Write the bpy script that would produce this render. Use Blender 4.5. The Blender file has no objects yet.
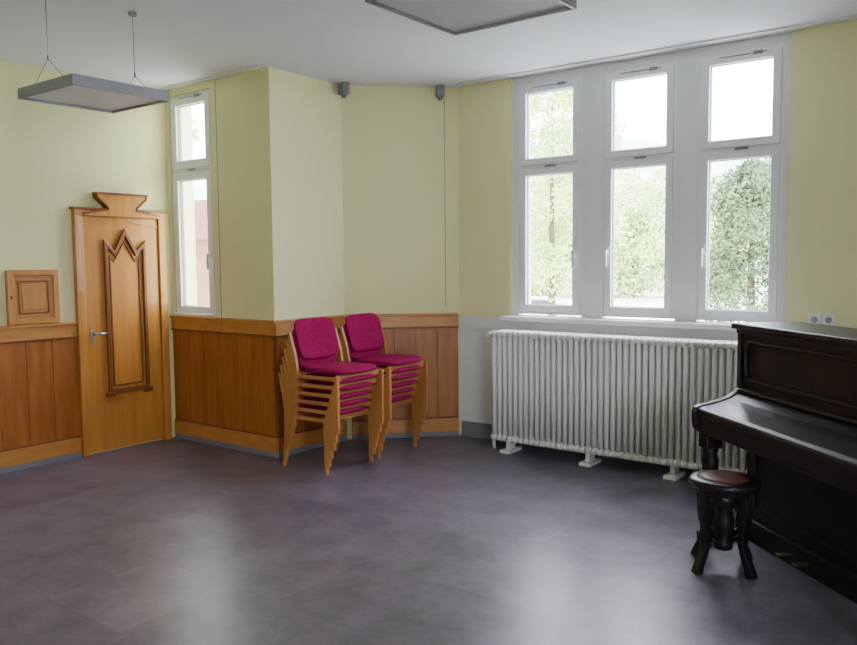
import bpy, bmesh, math, random
from mathutils import Vector, Matrix
random.seed(4)
S = bpy.context.scene

# ---------------------------------------------------------------- materials
def newmat(name):
    m = bpy.data.materials.new(name); m.use_nodes = True
    nt = m.node_tree; b = nt.nodes['Principled BSDF']
    return m, nt, b

def mat(name, c1, c2=None, scale=4.0, rough=0.6, metal=0.0, bump=0.0, bscale=60.0, stretch=(1,1,1), coat=0.0, spec=0.5):
    m, nt, b = newmat(name)
    c2 = c2 or tuple(x*0.92 for x in c1)
    tc = nt.nodes.new('ShaderNodeTexCoord'); mp = nt.nodes.new('ShaderNodeMapping')
    mp.inputs['Scale'].default_value = stretch
    nt.links.new(tc.outputs['Object'], mp.inputs['Vector'])
    n = nt.nodes.new('ShaderNodeTexNoise'); n.inputs['Scale'].default_value = scale; n.inputs['Detail'].default_value = 5
    nt.links.new(mp.outputs[0], n.inputs['Vector'])
    r = nt.nodes.new('ShaderNodeValToRGB')
    r.color_ramp.elements[0].position = 0.35; r.color_ramp.elements[1].position = 0.65
    r.color_ramp.elements[0].color = (*c1, 1); r.color_ramp.elements[1].color = (*c2, 1)
    nt.links.new(n.outputs['Fac'], r.inputs[0]); nt.links.new(r.outputs[0], b.inputs['Base Color'])
    b.inputs['Roughness'].default_value = rough; b.inputs['Metallic'].default_value = metal
    b.inputs['Coat Weight'].default_value = coat; b.inputs['Specular IOR Level'].default_value = spec
    if bump:
        n2 = nt.nodes.new('ShaderNodeTexNoise'); n2.inputs['Scale'].default_value = bscale
        nt.links.new(mp.outputs[0], n2.inputs['Vector'])
        bp = nt.nodes.new('ShaderNodeBump'); bp.inputs['Strength'].default_value = bump; bp.inputs['Distance'].default_value = 0.004
        nt.links.new(n2.outputs['Fac'], bp.inputs['Height']); nt.links.new(bp.outputs[0], b.inputs['Normal'])
    return m

M_wall = mat('yellow_plaster', (0.80,0.775,0.44), (0.78,0.755,0.42), 2, 0.85, bump=0.2, bscale=120)
M_white = mat('white_paint', (0.80,0.80,0.83), (0.78,0.78,0.81), 2, 0.6)
M_frame = mat('white_upvc', (0.84,0.85,0.88), (0.82,0.83,0.86), 2, 0.35)
M_gasket = mat('gasket_grey', (0.30,0.30,0.32), None, 5, 0.6)
M_ceil = mat('ceiling_paint', (0.75,0.75,0.83), (0.73,0.73,0.81), 1.2, 0.9)
M_rad = mat('radiator_enamel', (0.90,0.89,0.90), (0.88,0.87,0.88), 3, 0.4)
M_wood = mat('wainscot_wood', (0.42,0.140,0.028), (0.31,0.095,0.018), 3.2, 0.36, stretch=(6,6,0.7), bump=0.1, bscale=20)
M_wood2 = mat('trim_wood', (0.56,0.25,0.062), (0.48,0.19,0.045), 3, 0.35, stretch=(2,2,5))
M_door = mat('door_wood', (0.60,0.26,0.052), (0.48,0.190,0.036), 3, 0.32, stretch=(6,6,0.6), coat=0.2)
M_dooredge = mat('door_moulding_wood', (0.22,0.07,0.016), (0.17,0.05,0.012), 4, 0.35)
M_beech = mat('beech_wood', (0.54,0.24,0.07), (0.45,0.19,0.052), 5, 0.4, stretch=(3,3,1))
M_fabric = mat('magenta_fabric', (0.32,0.008,0.085), (0.27,0.006,0.070), 30, 0.95, bump=0.4, bscale=300, spec=0.1)
M_black = mat('piano_lacquer', (0.012,0.009,0.008), (0.017,0.012,0.010), 3, 0.40, spec=0.32)
M_black2 = mat('stool_wood_dark', (0.010,0.009,0.009), (0.014,0.011,0.010), 6, 0.36, spec=0.35)
M_leather = mat('brown_leather', (0.15,0.050,0.026), (0.10,0.032,0.018), 14, 0.5, bump=0.3, bscale=60)
M_brass = mat('brass', (0.14,0.11,0.07), None, 5, 0.5, metal=1.0)
M_metal = mat('brushed_metal', (0.6,0.6,0.62), None, 5, 0.3, metal=1.0)
M_grey = mat('grey_plastic', (0.22,0.22,0.24), None, 5, 0.5)
M_lamprim = mat('lamp_aluminium', (0.30,0.30,0.34), None, 5, 0.45, metal=0.2)
M_lampdiff = mat('lamp_diffuser', (0.84,0.84,0.88), (0.82,0.82,0.86), 2, 0.5)
M_skirt = mat('grey_skirting', (0.24,0.23,0.28), None, 4, 0.5)
M_ground = mat('pale_paving', (0.78,0.78,0.76), (0.62,0.68,0.52), 0.12, 0.9)
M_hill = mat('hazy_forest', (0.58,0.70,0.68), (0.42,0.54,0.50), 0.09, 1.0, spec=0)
M_leaf = mat('leaf_light', (0.64,0.78,0.32), (0.30,0.46,0.12), 1.1, 0.8)
M_leafd = mat('leaf_conifer', (0.16,0.24,0.10), (0.04,0.075,0.03), 1.3, 0.8)
M_bark = mat('bark', (0.10,0.07,0.05), None, 6, 0.9)
M_house = mat('house_timber', (0.26,0.14,0.07), (0.20,0.10,0.05), 1, 0.9)
M_roof = mat('roof_tiles', (0.16,0.07,0.05), None, 3, 0.9)
M_car = mat('car_paint', (0.5,0.52,0.56), None, 2, 0.3)
M_cardark = mat('car_glass', (0.05,0.05,0.06), None, 2, 0.2)

# floor
M_floor, nt, b = newmat('vinyl_floor')
tc = nt.nodes.new('ShaderNodeTexCoord')
br = nt.nodes.new('ShaderNodeTexBrick')
br.inputs['Scale'].default_value = 1.0; br.inputs['Brick Width'].default_value = 0.62; br.inputs['Row Height'].default_value = 0.62
br.inputs['Mortar Size'].default_value = 0.0016; br.inputs['Color1'].default_value = (0.132,0.114,0.158,1); br.inputs['Color2'].default_value = (0.168,0.146,0.194,1)
br.inputs['Mortar'].default_value = (0.092,0.080,0.106,1); br.inputs['Mortar Smooth'].default_value = 0.3
nt.links.new(tc.outputs['Object'], br.inputs['Vector'])
n1 = nt.nodes.new('ShaderNodeTexNoise'); n1.inputs['Scale'].default_value = 3.5; n1.inputs['Detail'].default_value = 9; n1.inputs['Roughness'].default_value = 0.72
nt.links.new(tc.outputs['Object'], n1.inputs['Vector'])
rp = nt.nodes.new('ShaderNodeValToRGB'); rp.color_ramp.elements[0].position = 0.36; rp.color_ramp.elements[1].position = 0.66
rp.color_ramp.elements[0].color = (0.62,0.61,0.62,1); rp.color_ramp.elements[1].color = (1.30,1.27,1.27,1)
nt.links.new(n1.outputs['Fac'], rp.inputs[0])
mx = nt.nodes.new('ShaderNodeMix'); mx.data_type = 'RGBA'; mx.blend_type = 'MULTIPLY'; mx.inputs['Factor'].default_value = 1
nt.links.new(br.outputs['Color'], mx.inputs['A']); nt.links.new(rp.outputs[0], mx.inputs['B'])
nt.links.new(mx.outputs['Result'], b.inputs['Base Color'])
mr = nt.nodes.new('ShaderNodeMapRange'); mr.inputs['To Min'].default_value = 0.27; mr.inputs['To Max'].default_value = 0.42
nt.links.new(n1.outputs['Fac'], mr.inputs['Value']); nt.links.new(mr.outputs[0], b.inputs['Roughness'])
bp = nt.nodes.new('ShaderNodeBump'); bp.inputs['Strength'].default_value = 0.12; bp.inputs['Distance'].default_value = 0.003
nt.links.new(n1.outputs['Fac'], bp.inputs['Height']); nt.links.new(bp.outputs[0], b.inputs['Normal'])

# thin window glass
M_glass = bpy.data.materials.new('window_glass'); M_glass.use_nodes = True
nt = M_glass.node_tree; nt.nodes.clear()
o = nt.nodes.new('ShaderNodeOutputMaterial'); t = nt.nodes.new('ShaderNodeBsdfTransparent'); g = nt.nodes.new('ShaderNodeBsdfGlossy')
g.inputs['Roughness'].default_value = 0.02; ms = nt.nodes.new('ShaderNodeMixShader'); ms.inputs[0].default_value = 0.03
t.inputs[0].default_value = (0.98,0.99,0.99,1)
nt.links.new(t.outputs[0], ms.inputs[1]); nt.links.new(g.outputs[0], ms.inputs[2]); nt.links.new(ms.outputs[0], o.inputs[0])

# ---------------------------------------------------------------- geometry helpers
def link(name, me, m=None, parent=None, smooth=False):
    ob = bpy.data.objects.new(name, me); S.collection.objects.link(ob)
    if m is not None and not me.materials: me.materials.append(m)
    if parent: ob.parent = parent
    if smooth:
        for p in me.polygons: p.use_smooth = True
    return ob

def empty(name, loc=(0,0,0), rz=0.0):
    e = bpy.data.objects.new(name, None); S.collection.objects.link(e)
    e.location = loc; e.rotation_euler = (0,0,rz); e.empty_display_size = 0.1
    return e

def add_bevel(ob, w, seg=2):
    md = ob.modifiers.new('bevel','BEVEL'); md.width = w; md.segments = seg; md.limit_method = 'ANGLE'

def bm_box(bm, lo, hi, M=None):
    vs = [Vector((x,y,z)) for x in (lo[0],hi[0]) for y in (lo[1],hi[1]) for z in (lo[2],hi[2])]
    if M: vs = [M @ v for v in vs]
    v = [bm.verts.new(p) for p in vs]
    for f in ((0,1,3,2),(4,6,7,5),(0,4,5,1),(2,3,7,6),(0,2,6,4),(1,5,7,3)):
        bm.faces.new([v[i] for i in f])

def fin(bm, name, m, parent=None, smooth=False, bevel=0):
    bmesh.ops.recalc_face_normals(bm, faces=bm.faces)
    me = bpy.data.meshes.new(name); bm.to_mesh(me); bm.free()
    ob = link(name, me, m, parent, smooth)
    if bevel: add_bevel(ob, bevel)
    return ob

def box(name, lo, hi, m, parent=None, bevel=0):
    bm = bmesh.new(); bm_box(bm, lo, hi)
    return fin(bm, name, m, parent, bevel=bevel)

def boxes(name, lst, m, parent=None, bevel=0):
    bm = bmesh.new()
    for lo, hi in lst: bm_box(bm, lo, hi)
    return fin(bm, name, m, parent, bevel=bevel)

def bm_cyl(bm, p0, p1, r0, r1=None, seg=12):
    r1 = r0 if r1 is None else r1
    p0 = Vector(p0); p1 = Vector(p1); d = (p1-p0).normalized()
    a = d.orthogonal().normalized(); c = d.cross(a)
    A=[];B=[]
    for i in range(seg):
        t = 2*math.pi*i/seg; v = a*math.cos(t)+c*math.sin(t)
        A.append(bm.verts.new(p0+v*r0)); B.append(bm.verts.new(p1+v*r1))
    for i in range(seg):
        j=(i+1)%seg; bm.faces.new((A[i],A[j],B[j],B[i]))
    bm.faces.new(A[::-1]); bm.faces.new(B)

def smooth_quads(ob):
    for p in ob.data.polygons:
        if len(p.vertices)==4: p.use_smooth=True

def cyl(name, p0, p1, r0, m, parent=None, r1=None, seg=16):
    bm = bmesh.new(); bm_cyl(bm, p0, p1, r0, r1, seg)
    ob = fin(bm, name, m, parent); smooth_quads(ob)
    return ob

def lathe(name, prof, m, parent=None, c=(0,0,0), seg=32):
    bm = bmesh.new(); rings=[]
    for r,z in prof:
        rings.append([bm.verts.new((c[0]+r*math.cos(2*math.pi*i/seg), c[1]+r*math.sin(2*math.pi*i/seg), c[2]+z)) for i in range(seg)])
    for a,b2 in zip(rings, rings[1:]):
        for i in range(seg):
            j=(i+1)%seg; bm.faces.new((a[i],a[j],b2[j],b2[i]))
    bm.faces.new(rings[0][::-1]); bm.faces.new(rings[-1])
    ob = fin(bm, name, m, parent); smooth_quads(ob)
    return ob

def bm_prism(bm, pts, fn, t0, t1):
    A=[bm.verts.new(fn(a,b2,t0)) for a,b2 in pts]; B=[bm.verts.new(fn(a,b2,t1)) for a,b2 in pts]
    n=len(pts)
    for i in range(n):
        j=(i+1)%n; bm.faces.new((A[i],A[j],B[j],B[i]))
    bm.faces.new(A[::-1]); bm.faces.new(B)

def prism(name, pts, fn, t0, t1, m, parent=None, bevel=0):
    bm=bmesh.new(); bm_prism(bm, pts, fn, t0, t1)
    return fin(bm, name, m, parent, bevel=bevel)

def ribbon(pts, w):
    L=[];R=[]
    for i,p in enumerate(pts):
        a=Vector(pts[max(i-1,0)]); c=Vector(pts[min(i+1,len(pts)-1)])
        d=(c-a).normalized(); n=Vector((-d.y,d.x)); ww=w[i] if isinstance(w,(list,tuple)) else w
        L.append(tuple(Vector(p)+n*ww)); R.append(tuple(Vector(p)-n*ww))
    return L+R[::-1]

def ring_poly(bm, pts, w, fn, t0, t1):
    """strip following closed polygon pts with mitred inset w"""
    n=len(pts); inn=[]
    area=sum(pts[i][0]*pts[(i+1)%n][1]-pts[(i+1)%n][0]*pts[i][1] for i in range(n))
    s=1 if area>0 else -1
    for i in range(n):
        p=Vector(pts[i]); a=Vector(pts[i-1]); c=Vector(pts[(i+1)%n])
        d1=(p-a).normalized(); d2=(c-p).normalized()
        n1=Vector((-d1.y,d1.x))*s; n2=Vector((-d2.y,d2.x))*s
        k=(n1+n2); k=k/max(k.dot(n1),0.3)
        inn.append(tuple(p+k*w))
    O0=[bm.verts.new(fn(*p,t0)) for p in pts]; O1=[bm.verts.new(fn(*p,t1)) for p in pts]
    I0=[bm.verts.new(fn(*p,t0)) for p in inn]; I1=[bm.verts.new(fn(*p,t1)) for p in inn]
    for i in range(n):
        j=(i+1)%n
        bm.faces.new((O1[i],O1[j],I1[j],I1[i])); bm.faces.new((O0[i],O0[j],O1[j],O1[i]))
        bm.faces.new((I0[i],I0[j],I1[j],I1[i])); bm.faces.new((O0[i],O0[j],I0[j],I0[i]))

def rect_frame(bm, x0,x1,z0,z1, w, y0, y1):
    ring_poly(bm, [(x0,z0),(x1,z0),(x1,z1),(x0,z1)], w, lambda a,b2,t:(a,t,b2), y0, y1)

# ---------------------------------------------------------------- room
H = 3.12
XA=-6.28; YB=4.40; XC=-4.91; YC=5.22; XD=-4.18; YE=5.95; XR=2.3; YR=-2.4; T=0.25
box('floor', (XA-T,YR-T,-0.12), (XR+T,YE+0.3,0.0), M_floor)
outl=[(XA-T,YR-T),(XR+T,YR-T),(XR+T,YE+0.3),(XD-0.1,YE+0.3),(XC-T,YC+0.1),(XC-T,YB+T),(XA-T,YB+T)]
prism('ceiling', outl, lambda a,b2,t:(a,b2,t), H, H+0.2, M_ceil)
box('wall_left', (XA-T,YR,0), (XA,YB+T,H), M_wall)
AX0,AX1=-6.240,-5.650
boxes('wall_alcove', [((XA,YB,0),(XC-T,YB+T,1.09)), ((XA,YB,1.09),(AX0,YB+T,H)), ((AX1,YB,1.09),(XC-T,YB+T,H)), ((AX0,YB,3.06),(AX1,YB+T,H))], M_wall)
prism('wall_pier', [(XC-T,YB),(XC,YB),(XC,YC),(XC-T,YC+0.1)], lambda a,b2,t:(a,b2,t), 0, H, M_wall)
prism('wall_diagonal', [(XC,YC),(XD,YE),(XD-0.1,YE+0.25),(XC-T,YC+0.1)], lambda a,b2,t:(a,b2,t), 0, H, M_wall)
WX0,WX1=-3.645,-1.415
boxes('wall_window', [((XD,YE,1.09),(WX0,YE+T,H)), ((WX1,YE,1.09),(XR,YE+T,H))], M_wall)
box('wall_window_lower', (XD-0.0,YE-0.004,0), (XR,YE+T,1.09), M_white)
cx=[-3.288,-2.512,-1.756]; hw=0.296
ps=[((WX0,YE+0.04,1.09),(cx[0]-hw,YE+T,H))]
for i in range(2): ps.append(((cx[i]+hw,YE+0.04,1.09),(cx[i+1]-hw,YE+T,H)))
ps.append(((cx[2]+hw,YE+0.04,1.09),(WX1,YE+T,H)))
for c in cx: ps.append(((c-hw,YE+0.04,3.055),(c+hw,YE+T,H)))
boxes('trim_1', ps, M_white)
wins=[(-1.5,0.5)]
boxes('wall_right', [((XR,YR,0),(XR+T,YE,0.9)),((XR,YR,2.95),(XR+T,YE,H)),((XR,YR,0.9),(XR+T,-1.5,2.95)),((XR,0.5,0.9),(XR+T,YE,2.95))], M_wall)
box('wall_rear', (XA,YR-T,0), (XR,YR,H), M_wall)

# ---------------------------------------------------------------- windows
def window(name, x0, x1, z0, z1, zt, y, handle='L', s=0.055):
    e=empty(name,((x0+x1)/2,y,z0)); w=(x1-x0)/2; h=z1-z0; t=zt-z0
    f=0.035
    bm=bmesh.new(); rect_frame(bm,-w,w,0,h,f,0.0,0.08); fin(bm,'outer_frame',M_frame,e)
    box('transom',(-w+f,0.001,t-0.025),(w-f,0.079,t+0.025),M_frame,e)
    for nm,a,b2 in (('lower_sash',f-0.010,t-0.015),('upper_sash',t+0.015,h-f+0.010)):
        X=w-f+0.012
        bm=bmesh.new(); rect_frame(bm,-X,X,a,b2,s,-0.022,0.05); fin(bm,nm,M_frame,e,bevel=0.005)
        g=0.005
        bm=bmesh.new(); rect_frame(bm,-X+s,X-s,a+s,b2-s,g,0.002,0.03); fin(bm,nm+'_gasket',M_gasket,e)
        box(nm+'_glass',(-X+s,0.014,a+s),(X-s,0.018,b2-s),M_glass,e)
    sx=-1 if handle=='L' else 1
    hx=sx*(w-f-0.016)
    zc=t*0.42
    boxes('handle',[((hx-0.013,-0.034,zc-0.035),(hx+0.013,-0.022,zc+0.035)),((hx-0.008,-0.06,zc-0.008),(hx+0.008,-0.034,zc+0.01)),((hx-0.009,-0.070,zc-0.12),(hx+0.009,-0.058,zc+0.012))],M_frame,e)
    boxes('stay',[((-w*0.1,-0.034,t-0.008),(w*0.22,-0.022,t+0.006)),((-w*0.5,-0.028,h-0.040),(w*0.6,-0.022,h-0.034)),((w*0.3,-0.034,h-0.048),(w*0.5,-0.022,h-0.026))],M_grey,e)
    return e
for i,c in enumerate(cx):
    window('window_%d'%(i+1), c-hw, c+hw, 1.13, 3.055, 2.365, YE+0.045, 'R' if i==0 else 'L')
window('window_4', AX0, AX1, 1.11, 3.06, 2.40, YB+0.03, 'R', 0.072)
box('window_sill', (WX0-0.03,YE-0.12,1.075), (WX1+0.05,YE+0.10,1.115), M_white, None, 0.006)
box('window_sill.001', (-6.25,YB-0.03,1.125), (-5.64,YB+0.05,1.145), M_white, None, 0.004)
def side_fill_window(name,y0,y1):
    e=empty(name,(XR+0.06,y0,0.9)); w=y1-y0
    fy=lambda a,b2,t:(t,a,b2)
    bm=bmesh.new(); ring_poly(bm,[(0,0),(w,0),(w,2.05),(0,2.05)],0.07,fy,0,0.08); fin(bm,'frame',M_frame,e)
    box('mullion',(0.002,w/2-0.05,0.07),(0.078,w/2+0.05,1.98),M_frame,e)
    box('transom',(0.004,0.07,1.3),(0.076,w-0.07,1.38),M_frame,e)
side_fill_window('window_5',-1.5,0.5)  # unseen right-wall window, added to let fill light into the room

def portal(name, loc, rot, sx, sy):
    l=bpy.data.lights.new(name,'AREA'); l.shape='RECTANGLE'; l.size=sx; l.size_y=sy
    try: l.cycles.is_portal=True
    except Exception: l.energy=0
    o2=bpy.data.objects.new(name,l); S.collection.objects.link(o2); o2.location=loc; o2.rotation_euler=rot
portal('sky_portal',((WX0+WX1)/2,YE+0.30,2.1),(math.radians(-90),0,0),2.4,2.1)
portal('sky_portal.001',(-5.945,YB+0.30,2.1),(math.radians(-90),0,0),0.65,2.05)
for y0,y1 in wins: portal('sky_portal.002',(XR+0.30,(y0+y1)/2,1.93),(0,math.radians(90),0),2.1,2.1)

# ---------------------------------------------------------------- wainscot
def wainscot(idx, p0, p1, plank=0.21, ends=(0,0)):
    p0=Vector((*p0,0)); p1=Vector((*p1,0)); L=(p1-p0).length; d=(p1-p0)/L
    ang=math.atan2(d.y,d.x)
    e=empty('wainscot_'+idx,p0,ang)
    n=max(1,round(L/plank)); w=L/n; pl=[]
    for i in range(n): pl.append(((i*w+0.002,-0.018,0.1),((i+1)*w-0.002,-0.001,1.02)))
    boxes('planks',pl,M_wood,e,0.002)
    box('backing',(0,-0.008,0.02),(L,-0.0005,1.05),M_dooredge,e)
    a,b2=ends
    box('cap_board',(-a,-0.030,1.0),(L+b2,-0.001,1.10),M_wood2,e,0.003)
    box('cap_ledge',(-a,-0.046,1.10),(L+b2,-0.001,1.122),M_wood2,e,0.006)
    box('cap_bead',(-a,-0.036,0.988),(L+b2,-0.001,1.003),M_dooredge,e,0.004)
    box('base_board',(-a,-0.030,0.045),(L+b2,-0.001,0.165),M_wood2,e,0.004)
    box('base_bead',(-a,-0.024,0.165),(L+b2,-0.001,0.178),M_dooredge,e,0.004)
    box('skirting',(-a,-0.026,0.001),(L+b2,-0.001,0.045),M_skirt,e)
    return e
wainscot('left',(XA,YR+0.05),(XA,3.475))
wainscot('alcove',(XA+0.03,YB),(XC,YB),ends=(0,0.045))
wainscot('pier',(XC,YB),(XC,YC-0.02),ends=(0,0))
k2=0.035
wainscot('diagonal',(XC+k2,YC+k2),(XD-0.01,YE-0.01),ends=(0,0))
box('baseboard_window',(XD+0.03,YE-0.022,0.001),(XR-0.02,YE-0.005,0.14),M_skirt,None,0.003)

# ---------------------------------------------------------------- door
d=empty('door_1',(XA,3.905,0))
fn=lambda y,z,t:(t,y,z)
boxes('casing',[((0.001,-0.425,0.0),(0.05,-0.355,1.98)),((0.001,0.355,0.0),(0.05,0.425,1.98)),((0.001,-0.425,1.98),(0.05,0.425,2.04))],M_door,d,0.004)
boxes('head_moulding',[((0.001,-0.445,2.03),(0.062,-0.13,2.05)),((0.001,0.13,2.03),(0.062,0.445,2.05))],M_dooredge,d,0.005)
box('leaf',(0.001,-0.352,0.012),(0.028,0.352,1.975),M_door,d,0.003)
prism('crown_block',[(-0.352,1.985),(0.352,1.985),(0.352,2.0),(0.13,2.035),(0.13,2.055),(0.225,2.14),(0.225,2.165),(-0.225,2.165),(-0.225,2.14),(-0.13,2.055),(-0.13,2.035),(-0.352,2.0)],fn,0.001,0.066,M_door,d,0.003)
boxes('crown_cap',[((0.001,-0.24,2.163),(0.080,0.24,2.180))],M_dooredge,d,0.004)
bm=bmesh.new()
for sgn in (-1,1): bm_prism(bm,ribbon([(sgn*0.352,2.0),(sgn*0.132,2.036),(sgn*0.132,2.054),(sgn*0.227,2.14),(sgn*0.227,2.163)],0.006),fn,0.001,0.074)
fin(bm,'crown_outline',M_dooredge,d)
bm=bmesh.new(); bm_prism(bm,[(-0.352,1.90),(-0.12,1.93),(0,1.96),(0.12,1.93),(0.352,1.90),(0.352,1.918),(0.12,1.948),(0,1.978),(-0.12,1.948),(-0.352,1.918)],fn,0.028,0.036); fin(bm,'leaf_top_moulding',M_door,d)
panel=[(-0.175,0.50),(0.215,0.50),(0.215,1.79),(0.125,1.70),(0.02,1.885),(-0.085,1.70),(-0.175,1.79)]
bm=bmesh.new(); ring_poly(bm,panel,0.030,fn,0.028,0.055); fin(bm,'panel_moulding',M_dooredge,d,bevel=0.005)
inner=[(-0.125,0.55),(0.165,0.55),(0.165,1.66),(0.120,1.62),(0.02,1.79),(-0.080,1.62),(-0.125,1.66)]
bm=bmesh.new(); ring_poly(bm,inner,0.014,fn,0.028,0.040); fin(bm,'panel_inner_moulding',M_dooredge,d,bevel=0.003)
boxes('panel_feet',[((0.028,-0.20,0.465),(0.05,-0.12,0.485)),((0.028,0.16,0.465),(0.05,0.24,0.485)),((0.028,-0.20,0.485),(0.056,0.24,0.505))],M_dooredge,d,0.003)
box('handle_plate',(0.028,-0.31,0.93),(0.034,-0.28,1.05),M_metal,d,0.002)
bm=bmesh.new(); bm_cyl(bm,(0.03,-0.295,1.01),(0.085,-0.295,1.01),0.008); bm_cyl(bm,(0.08,-0.295,1.01),(0.08,-0.20,1.01),0.008); fin(bm,'handle_lever',M_metal,d,True)

c=empty('wall_cabinet',(XA,3.13,1.125))
box('body',(0.001,-0.2,0.0),(0.035,0.2,0.42),M_wood2,c,0.006)
bm=bmesh.new(); ring_poly(bm,[(-0.2,0.0),(0.2,0.0),(0.2,0.42),(-0.2,0.42)],0.045,fn,0.035,0.05); fin(bm,'frame',M_door,c,bevel=0.005)
bm=bmesh.new(); ring_poly(bm,[(-0.12,0.08),(0.12,0.08),(0.12,0.34),(-0.12,0.34)],0.012,fn,0.035,0.045); fin(bm,'inner_moulding',M_dooredge,c,bevel=0.003)
box('raised_panel',(0.035,-0.09,0.11),(0.043,0.09,0.31),M_door,c,0.004)
box('latch',(0.045,-0.185,0.2),(0.056,-0.172,0.225),M_brass,c)

# ---------------------------------------------------------------- radiator
r=empty('radiator',(-3.60,5.67,0))
bm=bmesh.new(); n=49; pitch=0.05
for i in range(n):
    x=i*pitch+0.02
    for y in (-0.075,-0.025,0.025,0.075):
        bm_cyl(bm,(x,y,0.13),(x,y,0.98),0.0195,seg=10)
    for z in (0.125,0.985):
        bm_cyl(bm,(x,-0.075,z),(x,0.075,z),0.0245,seg=10)
        for yy in (-0.075,0.075):
            bm_cyl(bm,(x-0.0235,yy,z),(x+0.0235,yy,z),0.026,seg=12)
ob=fin(bm,'columns',M_rad,r); smooth_quads(ob)
for i,x in enumerate((0.13,0.85,1.52,2.2)):
    boxes('foot_%d'%(i+1),[((x-0.018,-0.05,0.02),(x+0.018,0.05,0.13)),((x-0.05,-0.10,0.0),(x+0.05,0.10,0.028))],M_rad,r,0.006)
bm=bmesh.new(); bm_cyl(bm,(-0.09,0.08,0.0),(-0.09,0.08,0.97),0.013); bm_cyl(bm,(-0.09,0.08,0.97),(0.02,0.0,0.97),0.013)
bm_cyl(bm,(-0.045,0.02,0.0),(-0.045,0.02,0.13),0.013); bm_cyl(bm,(-0.045,0.02,0.13),(0.02,0.0,0.13),0.013); bm_cyl(bm,(-0.07,0.06,0.97),(-0.07,-0.04,0.97),0.022)
ob=fin(bm,'pipes',M_rad,r); smooth_quads(ob)

# ---------------------------------------------------------------- chairs
def pad_mesh(bm, lx, ly, lz, M, curve=0.0):
    N=36; rings=[]
    for (s,z) in ((0.90,-0.5),(0.985,-0.32),(1.0,0.0),(0.985,0.3),(0.93,0.46),(0.7,0.53),(0.35,0.56)):
        ring=[]
        for i in range(N):
            t=2*math.pi*i/N; c=math.cos(t); s2=math.sin(t); p=5.5
            k=(abs(c)**p+abs(s2)**p)**(-1/p)
            x=lx/2*c*k*s; y=ly/2*s2*k*s; zz=lz*z+curve*(y/(ly/2))**2
            ring.append(bm.verts.new(M@Vector((x,y,zz))))
        rings.append(ring)
    for a,b2 in zip(rings,rings[1:]):
        for i in range(N):
            j=(i+1)%N; bm.faces.new((a[i],a[j],b2[j],b2[i]))
    bm.faces.new(rings[0][::-1]); bm.faces.new(rings[-1])

def chair_meshes():
    bm=bmesh.new()
    for sy in (-1,1):
        y=sy*0.245
        f=lambda a,b2,t:(a,t,b2)
        bm_prism(bm,ribbon([(0.215,0.0),(0.214,0.2),(0.210,0.425)],[0.013,0.016,0.019]),f,y-0.013,y+0.013)
        bm_prism(bm,ribbon([(-0.255,0.0),(-0.225,0.2),(-0.215,0.42),(-0.240,0.56),(-0.290,0.73)],[0.013,0.017,0.020,0.018,0.012]),f,y-0.013,y+0.013)
        bm_prism(bm,ribbon([(-0.22,0.400),(0.0,0.402),(0.215,0.405)],[0.016,0.013,0.016]),f,y-0.012,y+0.012)
    bm_box(bm,(0.180,-0.236,0.385),(0.200,0.236,0.43)); bm_box(bm,(-0.205,-0.236,0.385),(-0.185,0.236,0.43))
    bmesh.ops.recalc_face_normals(bm,faces=bm.faces)
    w=bpy.data.meshes.new('chair_wood'); bm.to_mesh(w); bm.free(); w.materials.append(M_beech)
    bm=bmesh.new()
    pad_mesh(bm,0.45,0.458,0.045,Matrix.Translation((0.015,0,0.450)))
    bmesh.ops.recalc_face_normals(bm,faces=bm.faces)
    s=bpy.data.meshes.new('chair_seat'); bm.to_mesh(s); bm.free(); s.materials.append(M_fabric)
    bm=bmesh.new()
    Mb=Matrix.Translation((-0.262,0,0.668))@Matrix.Rotation(math.radians(-15),4,'Y')@Matrix.Rotation(math.radians(90),4,'Y')
    pad_mesh(bm,0.325,0.43,0.028,Mb,0.022)
    bmesh.ops.recalc_face_normals(bm,faces=bm.faces)
    k=bpy.data.meshes.new('chair_back'); bm.to_mesh(k); bm.free(); k.materials.append(M_fabric)
    for me in (s,k):
        for p in me.polygons: p.use_smooth=True
    return w,s,k
CW,CS,CB=chair_meshes()
def stack(loc, rz, n=6):
    e=empty('chair_stack',loc,rz)
    for i in range(n):
        off=Vector((i*0.024,0,i*0.064))
        for nm,me in (('frame',CW),('seat',CS),('backrest',CB)):
            ob=bpy.data.objects.new('%s_%d'%(nm,i+1),me); S.collection.objects.link(ob); ob.parent=e; ob.location=off
            if nm=='frame': add_bevel(ob,0.004)
stack((-4.415,4.50,0),math.radians(-1)); stack((-4.44,5.10,0),math.radians(1))

# ---------------------------------------------------------------- piano
P=empty('upright_piano',(-1.552,4.472,0),math.radians(-42.6))
LN=1.48; f2=lambda y,z,t:(t,y,z)
box('upper_case',(0.03,0.285,0.62),(LN-0.03,0.60,1.19),M_black,P,0.004)
box('top_lid',(0.0,0.235,1.19),(LN,0.64,1.222),M_black,P,0.008)
box('top_moulding',(0.012,0.26,1.165),(LN-0.012,0.62,1.19),M_black,P,0.008)
box('lower_case',(0.04,0.33,0.07),(LN-0.04,0.60,0.62),M_black,P,0.004)
box('plinth',(0.02,0.30,0.0),(LN-0.02,0.62,0.12),M_black,P,0.006)
prism('side_far',[(0.27,0.62),(0.62,0.62),(0.62,1.17),(0.27,1.17)],f2,0.012,0.045,M_black,P,0.004)
prism('side_near',[(0.27,0.62),(0.62,0.62),(0.62,1.17),(0.27,1.17)],f2,LN-0.045,LN-0.012,M_black,P,0.004)
fp=lambda x,z,t:(x,t,z)
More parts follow.
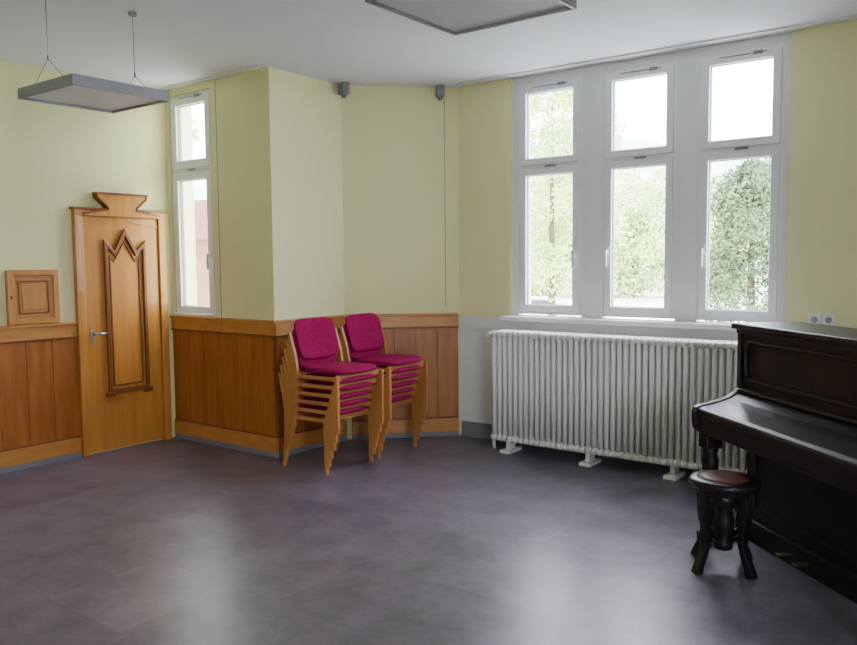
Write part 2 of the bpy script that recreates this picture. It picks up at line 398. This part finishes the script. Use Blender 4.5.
def roundrect(x0,x1,z0,z1,r):
    pts=[]
    for cx2,cz,a0 in ((x1-r,z0+r,270),(x1-r,z1-r,0),(x0+r,z1-r,90),(x0+r,z0+r,180)):
        for k in range(6):
            a=math.radians(a0+k*18); pts.append((cx2+r*math.cos(a),cz+r*math.sin(a)))
    return pts
bm=bmesh.new(); ring_poly(bm,roundrect(0.09,LN-0.09,0.90,1.135,0.06),0.018,fp,0.285,0.266); fin(bm,'upper_panel_moulding',M_black,P,bevel=0.004)
bm=bmesh.new(); ring_poly(bm,roundrect(0.128,LN-0.128,0.928,1.107,0.04),0.008,fp,0.285,0.276); fin(bm,'upper_panel_inner_moulding',M_black,P)
box('upper_panel_ledge',(0.045,0.255,0.835),(LN-0.045,0.285,0.855),M_black,P,0.006)
box('key_bed',(0.03,0.03,0.615),(LN-0.03,0.32,0.665),M_black,P,0.006)
box('key_slip',(0.05,0.02,0.64),(LN-0.05,0.05,0.715),M_black,P,0.006)
fall=[(0.012,0.715),(0.008,0.735),(0.014,0.752),(0.035,0.762),(0.09,0.772),(0.15,0.785),(0.20,0.800),(0.24,0.82),(0.285,0.838),(0.30,0.838),(0.30,0.70),(0.05,0.70)]
prism('fallboard',fall,f2,0.05,LN-0.05,M_black,P,0.005)
arm=[(0.004,0.635),(-0.004,0.68),(-0.004,0.735),(0.006,0.758),(0.035,0.769),(0.09,0.779),(0.15,0.792),(0.20,0.807),(0.24,0.83),(0.275,0.86),(0.31,0.86),(0.31,0.615),(0.03,0.615)]
prism('arm_far',arm,f2,0.012,0.055,M_black,P,0.006)
prism('arm_near',arm,f2,LN-0.055,LN-0.012,M_black,P,0.006)
legprof=[(0.038,0.0),(0.040,0.03),(0.028,0.045),(0.03,0.07),(0.024,0.09),(0.034,0.22),(0.044,0.36),(0.046,0.42),(0.034,0.455),(0.044,0.475),(0.030,0.49),(0.036,0.50)]
for nm,x in (('far',0.07),('near',LN-0.07)):
    lathe('leg_'+nm,legprof,M_black,P,(x,0.085,0.045),24)
    box('leg_block_'+nm,(x-0.045,0.035,0.53),(x+0.045,0.135,0.62),M_black,P,0.008)
    box('leg_toe_'+nm,(x-0.045,0.03,0.0),(x+0.045,0.36,0.05),M_black,P,0.008)
bm=bmesh.new(); ring_poly(bm,[(0.12,0.18),(LN-0.12,0.18),(LN-0.12,0.56),(0.12,0.56)],0.02,fp,0.33,0.318); fin(bm,'lower_panel_moulding',M_black,P,bevel=0.003)
for i,x in enumerate((0.50,0.64)):
    box('pedal_%d'%(i+1),(x-0.020,0.22,0.055),(x+0.020,0.31,0.065),M_brass,P,0.005)

# ---------------------------------------------------------------- stool
s=empty('piano_stool',(-1.255,4.13,0),math.radians(20))
lathe('seat',[(0.10,0.395),(0.140,0.40),(0.155,0.41),(0.148,0.418),(0.164,0.426),(0.172,0.438),(0.172,0.455),(0.164,0.466),(0.13,0.470)],M_black2,s,seg=48)
lathe('seat_leather',[(0.118,0.462),(0.116,0.473),(0.09,0.476),(0.03,0.477)],M_leather,s,seg=48)
lathe('pillar',[(0.02,0.09),(0.045,0.10),(0.05,0.13),(0.035,0.16),(0.05,0.20),(0.055,0.25),(0.04,0.30),(0.06,0.34),(0.07,0.395)],M_black2,s)
for i in range(4):
    a=math.radians(90*i+45)
    M=Matrix.Rotation(a,4,'Z')
    g=lambda r2,z,t,M=M: M@Vector((r2,t,z))
    bm=bmesh.new()
    bm_prism(bm,ribbon([(0.128,0.402),(0.145,0.34),(0.140,0.28),(0.122,0.22),(0.125,0.15),(0.145,0.09),(0.170,0.04),(0.182,0.0)],[0.024,0.026,0.022,0.018,0.017,0.018,0.020,0.026]),g,-0.021,0.021)
    bm_prism(bm,ribbon([(0.04,0.15),(0.08,0.175),(0.125,0.18)],[0.014,0.012,0.014]),g,-0.012,0.012)
    bm_prism(bm,ribbon([(0.05,0.36),(0.09,0.33),(0.135,0.31)],[0.014,0.012,0.014]),g,-0.012,0.012)
    fin(bm,'leg_%d'%(i+1),M_black2,s,bevel=0.006)

# ---------------------------------------------------------------- pendant panel lamps
def lamp(cx2,cy,z,sz=0.605):
    e=empty('pendant_panel_lamp',(cx2,cy,z)); h=sz/2; t=0.06
    bm=bmesh.new(); ring_poly(bm,[(-h,-h),(h,-h),(h,h),(-h,h)],0.012,lambda a,b2,t2:(a,b2,t2),0,t); fin(bm,'rim',M_lamprim,e)
    box('diffuser',(-h+0.01,-h+0.01,0.014),(h-0.01,h-0.01,0.024),M_lampdiff,e)
    box('top_plate',(-h+0.01,-h+0.01,t-0.008),(h-0.01,h-0.01,t-0.002),M_lamprim,e)
    top=H-z
    for nm,y in (('near',-h+0.03),('far',h-0.03)):
        bm=bmesh.new()
        bm_cyl(bm,(0,y,t+0.13),(0,y,top-0.005),0.0022,seg=6)
        bm_cyl(bm,(0,y,t+0.13),(-h*0.55,y,t),0.0018,seg=6); bm_cyl(bm,(0,y,t+0.13),(h*0.55,y,t),0.0018,seg=6)
        bm_cyl(bm,(0,y,t+0.12),(0,y,t+0.15),0.006,seg=8)
        bm_cyl(bm,(0,y,top-0.02),(0,y,top-0.001),0.025,seg=16)
        fin(bm,'suspension_'+nm,M_grey,e)
lamp(-4.50,2.67,2.55); lamp(-1.845,2.73,2.593)

# ---------------------------------------------------------------- small fittings
def fitting(loc,rz):
    e=empty('ceiling_sensor',loc,rz)
    box('housing',(-0.035,-0.10,-0.10),(0.035,-0.005,-0.002),M_grey,e,0.008)
    cyl('lens',(0,-0.05,-0.10),(0,-0.05,-0.125),0.02,M_grey,e)
fitting((XC+0.02,YC-0.02,H),math.radians(70)); fitting((XD-0.12,YE-0.12,H),math.radians(45))
box('curtain_rail',(XD+0.1,YE-0.13,H-0.014),(XR-0.1,YE-0.11,H-0.001),M_white)
box('curtain_rail.001',(XA+0.05,YB-0.09,H-0.014),(XC-0.02,YB-0.07,H-0.001),M_white)
cyl('pull_cord',(-5.50,YB-0.06,1.0),(-5.50,YB-0.06,H-0.02),0.0025,M_grey,seg=6)
cyl('pull_cord.001',(XD-0.05,YE-0.14,1.18),(XD-0.05,YE-0.14,H-0.02),0.0025,M_grey,seg=6)
e=empty('wall_socket',(-1.18,YE,1.165))
boxes('plate',[((-0.085,-0.012,-0.04),(-0.003,-0.001,0.04)),((0.003,-0.012,-0.04),(0.085,-0.001,0.04))],M_white,e,0.004)
bm=bmesh.new()
for x in (-0.044,0.044): bm_cyl(bm,(x,-0.0135,0),(x,-0.012,0),0.022)
fin(bm,'socket_wells',M_gasket,e)

# ---------------------------------------------------------------- outdoors
bm=bmesh.new(); bm_box(bm,(-260,-120,-1.4),(160,300,-1.2)); fin(bm,'ground',M_ground)
def tree(name,loc,height,rad,base,m,n=5000,leaf=0.16,cone=False,seed=1):
    rnd=random.Random(seed); e=empty(name,loc)
    cyl('trunk',(0,0,0),(0,0,height*0.8),rad*0.05+0.03,M_bark,e,r1=0.03,seg=10)
    bm=bmesh.new(); cl=[]
    for i in range(30):
        zz=rnd.uniform(base,height*0.92); fr=(zz-base)/(height-base)
        rr=rad*((1-fr)*1.0+0.05 if cone else math.sqrt(max(0.1,1-(2*fr-1)**2)))*0.75
        a=rnd.uniform(0,6.28); q=rr*rnd.random()**0.5
        cl.append((Vector((q*math.cos(a),q*math.sin(a),zz)), rad*(0.26 if cone else 0.34)*rnd.uniform(0.6,1.25)))
    if cone: cl.append((Vector((0,0,height*0.95)),rad*0.12))
    for i in range(n):
        c2,cr=rnd.choice(cl)
        v=Vector((rnd.gauss(0,1),rnd.gauss(0,1),rnd.gauss(0,1))).normalized()*cr*rnd.uniform(0.6,1.05)
        p=c2+v; s2=leaf*rnd.uniform(0.5,1.2)
        a=Vector((rnd.gauss(0,1),rnd.gauss(0,1),rnd.gauss(0,1))).normalized(); b3=a.orthogonal().normalized()
        bm.faces.new([bm.verts.new(p+a*s2),bm.verts.new(p+b3*s2*0.6),bm.verts.new(p-a*s2),bm.verts.new(p-b3*s2*0.6)])
    me=bpy.data.meshes.new('foliage'); bm.to_mesh(me); bm.free(); link('foliage',me,m,e)
tree('conifer_tree',(-4.1,14.8,-1.2),4.5,2.1,0.2,M_leafd,26000,0.042,True,2)
tree('conifer_tree',(-2.6,15.4,-1.2),4.7,1.9,0.2,M_leafd,22000,0.042,True,5)
tree('broadleaf_tree',(-12.1,22.2,-1.2),9.5,2.2,2.2,M_leaf,13000,0.08,False,3)
tree('broadleaf_tree',(-24.5,57.2,-1.2),9.0,5.0,1.0,M_leaf,14000,0.18,False,7)
tree('broadleaf_tree',(-19.0,60.2,-1.2),8.0,4.5,1.0,M_leaf,14000,0.18,False,8)
tree('broadleaf_tree',(-31,56,-1.2),10.0,5.0,1.0,M_leaf,14000,0.18,False,9)
tree('broadleaf_tree',(-27.2,18.4,-1.2),9.5,2.2,4.2,M_leaf,9000,0.10,False,11)
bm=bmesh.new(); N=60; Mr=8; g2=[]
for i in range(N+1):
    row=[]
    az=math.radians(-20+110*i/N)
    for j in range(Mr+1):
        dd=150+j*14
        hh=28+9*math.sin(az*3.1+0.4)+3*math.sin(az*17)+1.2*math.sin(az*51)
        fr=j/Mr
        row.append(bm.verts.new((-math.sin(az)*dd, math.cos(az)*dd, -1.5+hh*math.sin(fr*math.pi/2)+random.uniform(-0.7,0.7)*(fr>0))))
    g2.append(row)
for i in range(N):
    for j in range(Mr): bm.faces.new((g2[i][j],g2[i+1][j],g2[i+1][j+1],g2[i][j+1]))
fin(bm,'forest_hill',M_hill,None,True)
h=empty('timber_house',(-31.5,27.2,-1.2),math.radians(30))
box('walls',(-4,-3,0),(4,3,4.0),M_house,h)
prism('roof',[(-3.5,3.9),(3.5,3.9),(0,6.0)],lambda a,b2,t:(t,a,b2),-4.4,4.4,M_roof,h)
boxes('windows',[((x,-3.03,1.6),(x+0.9,-2.98,2.8)) for x in (-3,-0.5,2)],M_cardark,h)
k=empty('parked_car',(-15.2,26.5,-1.2),math.radians(20))
prism('body',[(-2.1,0.3),(2.1,0.3),(2.15,0.75),(1.3,0.92),(0.7,1.42),(-1.2,1.45),(-2.0,0.95)],lambda a,b2,t:(a,t,b2),-0.85,0.85,M_car,k,0.08)
prism('glasshouse',[(1.1,0.95),(0.65,1.36),(-1.15,1.38),(-1.7,0.98)],lambda a,b2,t:(a,t,b2),-0.87,0.87,M_cardark,k,0.03)
for i,(x,y) in enumerate(((-1.3,-0.8),(-1.3,0.8),(1.3,-0.8),(1.3,0.8))):
    cyl('wheel_%d'%(i+1),(x,y-0.1,0.33),(x,y+0.1,0.33),0.33,M_cardark,k)

# ---------------------------------------------------------------- sky
w=bpy.data.worlds.new('overcast_sky'); S.world=w; w.use_nodes=True
bg=w.node_tree.nodes['Background']; bg.inputs[0].default_value=(0.87,0.92,1.0,1); bg.inputs[1].default_value=22.5

# ---------------------------------------------------------------- camera
cam=bpy.data.cameras.new('camera'); co=bpy.data.objects.new('camera',cam); S.collection.objects.link(co)
cam.sensor_width=36; cam.sensor_fit='HORIZONTAL'; cam.lens=33.86; cam.clip_end=1000
co.matrix_world=Matrix.Translation((0,0,1.58))@Matrix.Rotation(math.radians(37.3),4,'Z')@Matrix.Rotation(math.radians(90-4.3),4,'X')@Matrix.Rotation(-0.009,4,'Z')
S.camera=co
